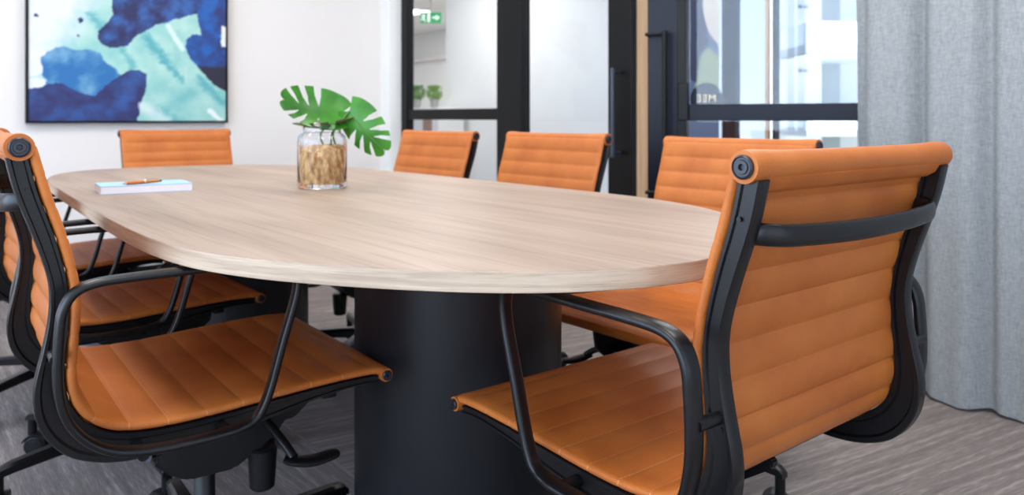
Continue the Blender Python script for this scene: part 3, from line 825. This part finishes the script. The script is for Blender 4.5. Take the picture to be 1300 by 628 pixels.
# ------------------------------------------------------------------ painting
def painting():
    k0, k1 = (33 - 650) / 1000, (289.5 - 650) / 1000
    yf = UW - .045
    def vx(px):
        k = (px - 650) / 1000; return yf * (FX + k * FY) / (FY - k * FX)
    xa, xb = vx(33), vx(289.5); z0 = .928; z1 = z0 + 1.06
    t = thing('abstract_painting', 'square abstract ink painting in navy, blue, mint and white with thin black frame', 'painting', ((xa + xb) / 2, UW, z0))
    lx0 = xa - (xa + xb) / 2; lx1 = -lx0
    bm = bmesh.new(); w = .012
    for a in ((lx0, lx0 + w, 0, z1 - z0), (lx1 - w, lx1, 0, z1 - z0), (lx0 + w, lx1 - w, 0, w), (lx0 + w, lx1 - w, z1 - z0 - w, z1 - z0)):
        box(bm, a[0], a[1], -.045, -.002, a[2], a[3], .001)
    link('frame', bm, FRAME, t, 0)
    def inside(P, x, y):
        c = False; n = len(P); j = n - 1
        for i in range(n):
            xi, yi = P[i]; xj, yj = P[j]
            if (yi > y) != (yj > y) and x < (xj - xi) * (y - yi) / (yj - yi) + xi: c = not c
            j = i
        return c
    A = [(430, -260), (430, 0), (395, 50), (365, 85), (362, 125), (385, 160), (420, 180), (460, 175), (510, 155), (540, 115), (590, 70), (650, 30), (720, 5), (880, -60), (900, -260)]
    B = [(880, -260), (865, -10), (886, 40), (885, 75), (840, 72), (808, 100), (800, 150), (820, 200), (860, 260), (900, 310), (960, 370), (1060, 440), (1060, -260)]
    CC = [(118, 225), (150, 205), (200, 180), (260, 202), (330, 190), (370, 210), (400, 260), (450, 300), (472, 330), (430, 372), (370, 440), (340, 475), (200, 450), (60, 425), (130, 372), (110, 335), (110, 290), (105, 250)]
    D = [(20, 428), (110, 404), (170, 380), (210, 390), (270, 430), (345, 452), (400, 390), (460, 340), (520, 298), (560, 297), (602, 320), (595, 420), (570, 500), (548, 640), (20, 640)]
    def nz(x, y, s, o=0): return noise.fractal(Vector((x / s, y / s, o)), 1, 2, 4)
    def mix(a, b, f):
        f = max(0, min(1, f)); return tuple(p + (q - p) * f for p, q in zip(a, b))
    def sst(a, b, x):
        x = max(0, min(1, (x - a) / (b - a))); return x * x * (3 - 2 * x)
    def seg(x, y, ax, ay, bx, by):
        dx, dy = bx - ax, by - ay; tt = max(0, min(1, ((x - ax) * dx + (y - ay) * dy) / (dx * dx + dy * dy)))
        return math.hypot(x - ax - tt * dx, y - ay - tt * dy)
    def col(x, y):
        x += 7 * nz(x, y, 40, 3); y += 7 * nz(x, y, 40, 9)
        mint = mix((176, 216, 206), (140, 198, 194), .5 + .8 * nz(x, y, 120, 1))
        white = (222, 226, 234)
        c = mix(white, mint, sst(-60, 160, (x - 210) + (y - 60) * .55 + 50 * nz(x, y, 80, 2)))
        for (ax, ay, bx, by, w, s) in ((600, 110, 690, 230, 45, .9), (690, 230, 780, 350, 30, .8), (880, 340, 1010, 480, 40, .8), (480, 180, 530, 280, 30, .6), (330, 0, 380, 60, 40, .7), (650, 540, 760, 600, 60, .6), (830, 430, 700, 520, 60, .35)):
            c = mix(c, (80, 166, 176), s * (1 - sst(0, w, seg(x, y, ax, ay, bx, by) + 16 * nz(x, y, 30, 5))))
        c = mix(c, (214, 232, 226), 1 - sst(5, 22, seg(x, y, 710, 30, 785, 165)))
        c = mix(c, (228, 238, 236), 1 - sst(10, 20, seg(x, y, 935, 530, 1010, 605)))
        if inside(CC, x, y):
            c = mix((34, 108, 170), (110, 160, 196), .35 + .9 * nz(x, y, 90, 7) - .4 * sst(200, 450, y - 30) + .3 * sst(250, 190, y))
        if x < 130 and ((x - 80) ** 2 / 45 ** 2 + (y - 222) ** 2 / 28 ** 2 < 1 or (x - 70) ** 2 / 40 ** 2 + (y - 302) ** 2 / 50 ** 2 < 1 or (x - 82) ** 2 / 44 ** 2 + (y - 388) ** 2 / 30 ** 2 < 1): c = (224, 228, 236)
        if inside(D, x, y):
            c = mix((38, 44, 96), (44, 84, 150), .28 + .9 * nz(x, y, 100, 4) + .45 * (1 - sst(0, 90, seg(x, y, 500, 380, 480, 500))))
        if inside(A, x, y): c = mix((30, 36, 84), (44, 92, 160), .3 + 1.0 * nz(x, y, 70, 6) + .4 * sst(520, 700, x))
        if inside(B, x, y): c = mix(mix((20, 90, 170), (34, 50, 110), .4 + 1.1 * nz(x, y, 80, 8)), (36, 32, 56), sst(250, 275, y))
        if x > 1000 and 10 < y < 135 : c = (232, 234, 232)
        for (a, b, r) in ((88, 25, 10), (283, 35, 14), (270, 120, 7)):
            if math.hypot(x - a, y - b) < r: c = (30, 44, 100)
        if 560 < x < 760 and y > 480: c = mix(c, (220, 232, 232), .7 * (1 - sst(0, 50, seg(x, y, 570, 500, 700, 585))))
        return lin(c)
    bm = bmesh.new(); NX, NZ = 230, 230
    cl = bm.verts.layers.float_color.new('ink')
    V = []
    for j in range(NZ + 1):
        row = []
        for i in range(NX + 1):
            fx, fz = i / NX, j / NZ
            x = lx0 + w + (2 * lx1 - 2 * w) * fx; z = w + (z1 - z0 - 2 * w) * fz
            v = bm.verts.new((x, -.038, z))
            cxp = 52 + (1024 - 52) * (fx ** 1.0); cyp = 590 - fz * 1040
            v[cl] = col(cxp, cyp); row.append(v)
        V.append(row)
    for j in range(NZ):
        for i in range(NX): bm.faces.new((V[j][i], V[j][i + 1], V[j + 1][i + 1], V[j + 1][i]))
    m = mat('ink_canvas', (255, 255, 255), .5)
    N, L, b = nodes(m); a = N.new('ShaderNodeVertexColor'); a.layer_name = 'ink'; L.new(a.outputs[0], b.inputs['Base Color'])
    cnv = link('canvas', bm, m, t, 0, recalc=False)
painting()

# ------------------------------------------------------------------ beyond the glass
VW = 5.05
bm = bmesh.new(); box(bm, VW, VW + .12, gu(838, VW) , gu(566, VW), 0, ZC); struct('wall_corridor', bm, WALLW)
bm = bmesh.new(); box(bm, VW - .03, VW - .002, gu(846, VW - .03), gu(793, VW - .03), 0, ZC - .01, .002)
tag(link('wood_panel', bm, TAN, None, 0), 'tan timber panel on the corridor wall, seen through the gap between the doors', 'wall panel')
bm = bmesh.new(); box(bm, 8.85, 8.97, 7.25, 14.4, 0, ZC); struct('wall_end', bm, WALLW)
bm = bmesh.new(); box(bm, VW + .12, 8.9, 7.15, 7.25, 0, ZC); struct('wall_side', bm, WALLW)
bm = bmesh.new(); box(bm, 2.95, 9, 14.3, 14.4, 0, ZC); struct('wall_beyond', bm, WALLW)
bm = bmesh.new(); box(bm, 8.70, 8.85, 8, 14.3, 2.12, 2.20, .004); struct('trim_3', bm, WALL)
# reception counter with two potted herbs
p1 = at(530, 137, 8.9); p2 = at(551.5, 137, 8.9)
zt = CAMH + .0125 * 8.9
ctr2 = (p1 + p2) / 2
t = thing('reception_counter', 'white counter beyond the glazed screen carrying two potted herbs', 'counter', (ctr2.x + .07, ctr2.y + .33, 0), 0)
bm = bmesh.new(); box(bm, -.28, .05, -.9, .9, 0, zt - .04, .004); link('body', bm, WALLW, t, 0)
bm = bmesh.new(); box(bm, -.31, .06, -.93, .93, zt - .04, zt, .004); link('worktop', bm, WALLW, t, 0)
q = at(553, 170, 8.55)
bm = bmesh.new(); box(bm, -.300, -.281, q.y - t.location.y - .09, q.y - t.location.y + .07, 0, zt - .05, .003); link('timber_strip', bm, mat('brown_timber', (150, 116, 96), .6), t, 0)
def herb(p, lab, seed, col):
    t = thing('potted_herb', lab, 'potted plant', (p.x, p.y, zt + .0008), 0)
    bm = bmesh.new(); lathe(bm, [(.002, 0), (.034, 0), (.042, .02), (.052, .10), (.048, .105), (.044, .095), (.002, .09)], 20); link('pot', bm, POT, t, 40)
    rnd = random.Random(seed); bm = bmesh.new()
    for k in range(230):
        a = rnd.random() * 6.28; e = rnd.random(); r = .082 * math.sqrt(rnd.random()) * (.7 + .5 * math.sin(e * 3)); z = .10 + .155 * e
        c = Vector((r * math.cos(a), r * math.sin(a), z)); s = .016 + .012 * rnd.random()
        d = Vector((rnd.uniform(-1, 1), rnd.uniform(-1, 1), rnd.uniform(-.3, 1))).normalized(); f = d.cross(Vector((rnd.random(), rnd.random(), rnd.random()))).normalized()
        n_ = d.cross(f)
        V = [bm.verts.new(c + d * s * x + f * s * y + n_ * s * z_) for x, y, z_ in ((-1, 0, 0), (0, .55, .15), (1, 0, 0), (0, -.55, .15))]
        bm.faces.new(V)
    for k in range(14):
        a = rnd.random() * 6.28; r = .06 * rnd.random()
        tube(bm, [(0, 0, .09), (r * math.cos(a), r * math.sin(a), .13 + .08 * rnd.random())], .002, 5)
    link('foliage', bm, col, t, 0, recalc=False)
herb(p1, 'left of the two small potted herbs on the counter, denser and darker leaves', 3, HERB)
herb(p2, 'right of the two small potted herbs on the counter, looser yellow-green leaves', 5, mat('yellow_green_leaf', (118, 164, 52), .6))
# exit sign
e0 = at(547, 22.5, 10.6)
t = thing('exit_sign', 'green running man exit sign hanging from the ceiling beyond the glass', 'sign', e0, -YAW)
GREEN = emis('exit_green', (20, 150, 90), .5); WH = emis('exit_white', (235, 250, 240), .8)
bm = bmesh.new(); box(bm, -.145, .145, -.012, .012, -.075, .075, .003); link('sign_panel', bm, GREEN, t, 0)
bm = bmesh.new(); box(bm, -.004, .004, -.004, .004, .075, ZC - e0.z); link('hanger', bm, FRAME, t, 0)
bm = bmesh.new(); y = -.0135
def poly(P):
    bm.faces.new([bm.verts.new((a, y, b)) for a, b in P])
# running figure, doorway and arrow
poly([(-.105, .058), (-.085, .058), (-.085, .040), (-.105, .040)])
poly([(-.125, .032), (-.078, .034), (-.070, .010), (-.080, .006), (-.088, .020), (-.092, -.008), (-.070, -.030), (-.078, -.062), (-.090, -.060), (-.086, -.036), (-.108, -.020), (-.128, -.044), (-.138, -.036), (-.112, -.006), (-.110, .018), (-.128, .016)])
poly([(-.045, .060), (-.012, .060), (-.012, -.060), (-.045, -.060)])
poly([(.020, .010), (.070, .010), (.070, .040), (.120, 0), (.070, -.040), (.070, -.010), (.020, -.010)])
link('pictogram', bm, WH, t, 0, recalc=False)

# corridor window towards the street
wa, wb = gu(1130, VW), gu(838, VW)
bm = bmesh.new()
for (a, b) in ((wa - .06, wa), (gu(931, VW), gu(914, VW)), (gu(981, VW), gu(978, VW)), (wb - .04, wb)):
    box(bm, VW + .02, VW + .09, a, b, 0, ZC, .003)
box(bm, VW + .02, VW + .09, wa, wb, 0, .10, .003); box(bm, VW + .02, VW + .09, wa, wb, ZC - .08, ZC, .003)
w = struct('window_5', bm, BLUEF)
bm = bmesh.new(); box(bm, VW + .05, VW + .056, wa, wb, .05, ZC - .05); link('pane', bm, GLASS, w, 0)
bm = bmesh.new(); box(bm, VW + .02, VW + .06, gu(972.5, VW), gu(969, VW), 0.1, ZC - .08, .003); link('timber_mullion', bm, TAN, w, 0)
bm = bmesh.new(); box(bm, VW, VW + .12, -3, wa - .06, 0, ZC); struct('wall_street', bm, WALLW)
# printed panel standing by the window, seen through the open leaf
def poster():
    pa, pb = at(876, 150, 4.75), at(913, 150, 4.75)
    t = thing('art_panel', 'narrow printed art panel in navy, cream and green, behind the open glass door', 'art panel', ((pa.x + pb.x) / 2, (pa.y + pb.y) / 2, 0), -YAW)
    W = (pb - pa).length / 2
    bm = bmesh.new(); box(bm, -W, W, 0, .03, .0, 2.3, .003)
    link('backing', bm, mat('muted_blue_board', (92, 112, 142), .5), t, 0)
    def shape(P, m, n, y):
        bm = bmesh.new()
        V = [bm.verts.new((a * W, y, CAMH + (150 - b) * .00475)) for a, b in P]
        f = bm.faces.new(V); bmesh.ops.triangulate(bm, faces=[f]); bmesh.ops.solidify(bm, geom=bm.faces[:], thickness=.0006)
        link(n, bm, m, t, 0)
    shape([(-1, -40), (.0, -40), (-.1, 10), (.0, 30), (.3, 50), (.1, 62), (-.2, 70), (-.35, 95), (-.6, 105), (-1, 100)], mat('navy_ink', (52, 60, 86), .5), 'print', -.002)
    shape([(.0, -40), (1, -40), (1, 58), (.6, 50), (.3, 42), (.0, 25), (-.15, 8)], mat('cream_ink', (206, 196, 184), .5), 'print', -.003)
    shape([(-.6, 104), (-.3, 70), (.2, 60), (1, 72), (1, 128), (-.5, 128), (-.75, 112)], mat('green_ink', (150, 164, 132), .5), 'print', -.002)
poster()

# street outside
WHITEB = mat('white_render', (240, 242, 240), .8); GREYB = mat('grey_render', (176, 184, 184), .8); TANB = mat('tan_brick', (206, 192, 172), .8); WIN = mat('dark_window', (120, 140, 165), .3)
CREAMB = mat('cream_render', (226, 214, 202), .8)
def quadframe(o, ang): o.rotation_euler = (0, 0, ang)
def building1():
    t0 = 16
    c = at(1045, 150, t0); c.z = 0
    t = thing('apartment_building', 'bright white apartment block with deep balconies across the street', 'building', c, -YAW)
    X = lambda px: (px - 1045) / 1000 * t0
    Z = lambda py: CAMH + (150 - py) / 1000 * t0
    bm = bmesh.new(); box(bm, X(984), X(1200), 2.2, 5, -1, 9, .01); box(bm, X(984), X(1058), .6, 2.2, -1, 9, .01); link('wall', bm, WHITEB, t, 0)
    bm = bmesh.new(); box(bm, X(1058), X(1120), 2.05, 2.2, -1, 9); link('recess', bm, GREYB, t, 0)
    for (a, b) in ((72, 34), (172, 146), (-60, -90)):
        bm = bmesh.new()
        box(bm, X(1003), X(1200), -.9, .6, Z(a), Z(a) + .18, .01); box(bm, X(1003), X(1200), -.9, -.75, Z(a), Z(b), .01); box(bm, X(1003), X(1003) + .12, -.9, .6, Z(a), Z(b), .01)
        box(bm, X(1058), X(1200), .6, 2.2, Z(a), Z(a) + .18, .01)
        link('balcony', bm, WHITEB, t, 0)
    for (x, y) in ((1027, 2), (1027, 86), (1027, -60)):
        bm = bmesh.new(); box(bm, X(x), X(x + 4), .55, .62, Z(y + 3), Z(y)); box(bm, X(x + 8), X(x + 12), .55, .62, Z(y + 3), Z(y)); link('vent', bm, WIN, t, 0)
building1()
def building2():
    t0 = 30
    c = at(955, 150, t0); c.z = 0
    t = thing('office_block', 'tan office block with rows of small windows, left of the white apartment block', 'building', c, -YAW)
    X = lambda px: (px - 955) / 1000 * t0
    Z = lambda py: CAMH + (150 - py) / 1000 * t0
    bm = bmesh.new(); box(bm, X(948), X(978), 0, 6, -1, Z(64), .01); link('wall', bm, TANB, t, 0)
    for r in range(7):
        for k in range(3):
            bm = bmesh.new(); box(bm, X(953 + k * 8), X(957 + k * 8), -.05, .1, Z(78 + r * 13), Z(71 + r * 13)); link('window', bm, WIN, t, 0)
    t0 = 26
    c = at(920, 150, t0); c.z = 0
    t = thing('cream_house', 'pale cream rendered house at the left of the street view', 'building', c, -YAW)
    X = lambda px: (px - 920) / 1000 * t0
    Z = lambda py: CAMH + (150 - py) / 1000 * t0
    bm = bmesh.new(); box(bm, X(870), X(945), 0, 3, -1, Z(38), .01); link('wall', bm, CREAMB, t, 0)
    bm = bmesh.new(); box(bm, X(868), X(947), -.3, 3.3, Z(38), Z(30), .01); link('roof', bm, GREYB, t, 0)
    for r in range(2):
        bm = bmesh.new(); box(bm, X(934), X(944), -.05, .1, Z(118 - r * 48), Z(90 - r * 48)); link('window', bm, WIN, t, 0)
building2()
bm = bmesh.new(); box(bm, 9.3, 60, -20, 60, -1.1, -1.0); struct('ground', bm, mat('pale_paving', (190, 192, 186), .9))

# ------------------------------------------------------------------ lights
def area(name, loc, sx, sy, power, col, rot=(0, 0, 0), spread=180):
    l = bpy.data.lights.new(name, 'AREA'); l.shape = 'RECTANGLE'; l.size = sx; l.size_y = sy; l.energy = power; l.color = col
    o = bpy.data.objects.new(name, l); C.objects.link(o); o.location = loc; o.rotation_euler = rot
    return o
k = 0
for (x, y, L, labl) in ((.2, .6, 1.2, 'recessed ceiling light panel nearest the windows'), (.2, 3.1, 1.2, 'recessed ceiling light panel near the painting'), (1.9, .6, 1.2, 'recessed ceiling light panel near the curtain'), (1.9, 3.1, 1.2, 'recessed ceiling light panel near the glazed screen')):
    t = thing('ceiling_light', labl, 'ceiling light', (x, y, ZC), 0, 'recessed ceiling lights')
    bm = bmesh.new(); box(bm, -.31, .31, -.61, .61, -.02, -.001, .003); link('housing', bm, WALLW, t, 0)
    bm = bmesh.new(); box(bm, -.28, .28, -.58, .58, -.024, -.021); link('diffuser', bm, LAMP, t, 0)
    area('panel_lamp', (x, y, ZC - .03), .55, 1.15, 20, (1, .95, .88))
for (x, y, n) in ((4.0, 2.6, 'corridor ceiling light before the street window'), (4.0, 6.2, 'corridor ceiling light beside the glazed screen'), (6.6, 8.5, 'corridor ceiling light above the counter'), (6.8, 11.3, 'corridor ceiling light deep beyond the exit sign')):  # all but the deepest one are added to light the corridor
    t = thing('ceiling_light', n, 'ceiling light', (x, y, ZC), 0, 'corridor ceiling lights')
    bm = bmesh.new(); box(bm, -.21, .21, -.61, .61, -.02, -.001, .003); link('housing', bm, WALLW, t, 0)
    bm = bmesh.new(); box(bm, -.19, .19, -.58, .58, -.024, -.021); link('diffuser', bm, LAMP, t, 0)
    area('panel_lamp', (x, y, ZC - .03), .4, 1.15, 115 if y > 8 else (44 if y > 6 else 36), (1, .97, .94))
# daylight through the tall windows on the left
area('window_daylight', (XL - .12, 1.2, 1.45), 2.1, 5.4, 275, (.72, .84, 1), (0, R(-90), 0))
area('window_daylight', (.1, YB - .12, 1.4), 3.9, 1.9, 34, (.90, .95, 1), (R(90), 0, 0))  # fill lamp added behind the camera, brightens the surfaces facing it
s = bpy.data.lights.new('sun', 'SUN'); s.energy = 13.0; s.angle = R(3); s.color = (1, .96, .9)
so = bpy.data.objects.new('sun', s); C.objects.link(so); so.rotation_euler = Vector((.35, .50, -1.0)).to_track_quat('-Z', 'Y').to_euler()

w = bpy.data.worlds.new('World'); SC.world = w; w.use_nodes = True
N, L = w.node_tree.nodes, w.node_tree.links
bg = N['Background']; tc = N.new('ShaderNodeTexCoord'); sp = N.new('ShaderNodeSeparateXYZ'); cr = N.new('ShaderNodeValToRGB')
cr.color_ramp.elements[0].position = .0; cr.color_ramp.elements[0].color = lin((226, 236, 250))
cr.color_ramp.elements[1].position = .35; cr.color_ramp.elements[1].color = lin((120, 170, 235))
L.new(tc.outputs['Generated'], sp.inputs[0]); L.new(sp.outputs[2], cr.inputs[0]); L.new(cr.outputs[0], bg.inputs[0]); bg.inputs[1].default_value = 1.6

# ------------------------------------------------------------------ camera
cd = bpy.data.cameras.new('camera'); cam = bpy.data.objects.new('camera', cd); C.objects.link(cam)
cam.location = (0, 0, CAMH); cam.rotation_euler = (R(90), 0, -YAW)
cd.sensor_width = 36; cd.sensor_fit = 'HORIZONTAL'; cd.lens = 1000 / 1300 * 36; cd.shift_y = -(314 - 150) / 1300
cd.clip_start = .02; cd.clip_end = 200
cd.dof.use_dof = True; cd.dof.focus_distance = 1.10; cd.dof.aperture_fstop = 5.6
SC.camera = cam
SC.view_settings.view_transform = 'Standard'; SC.view_settings.look = 'None'; SC.view_settings.gamma = 1; SC.view_settings.use_curve_mapping = False
SC.view_settings.exposure = -0.24
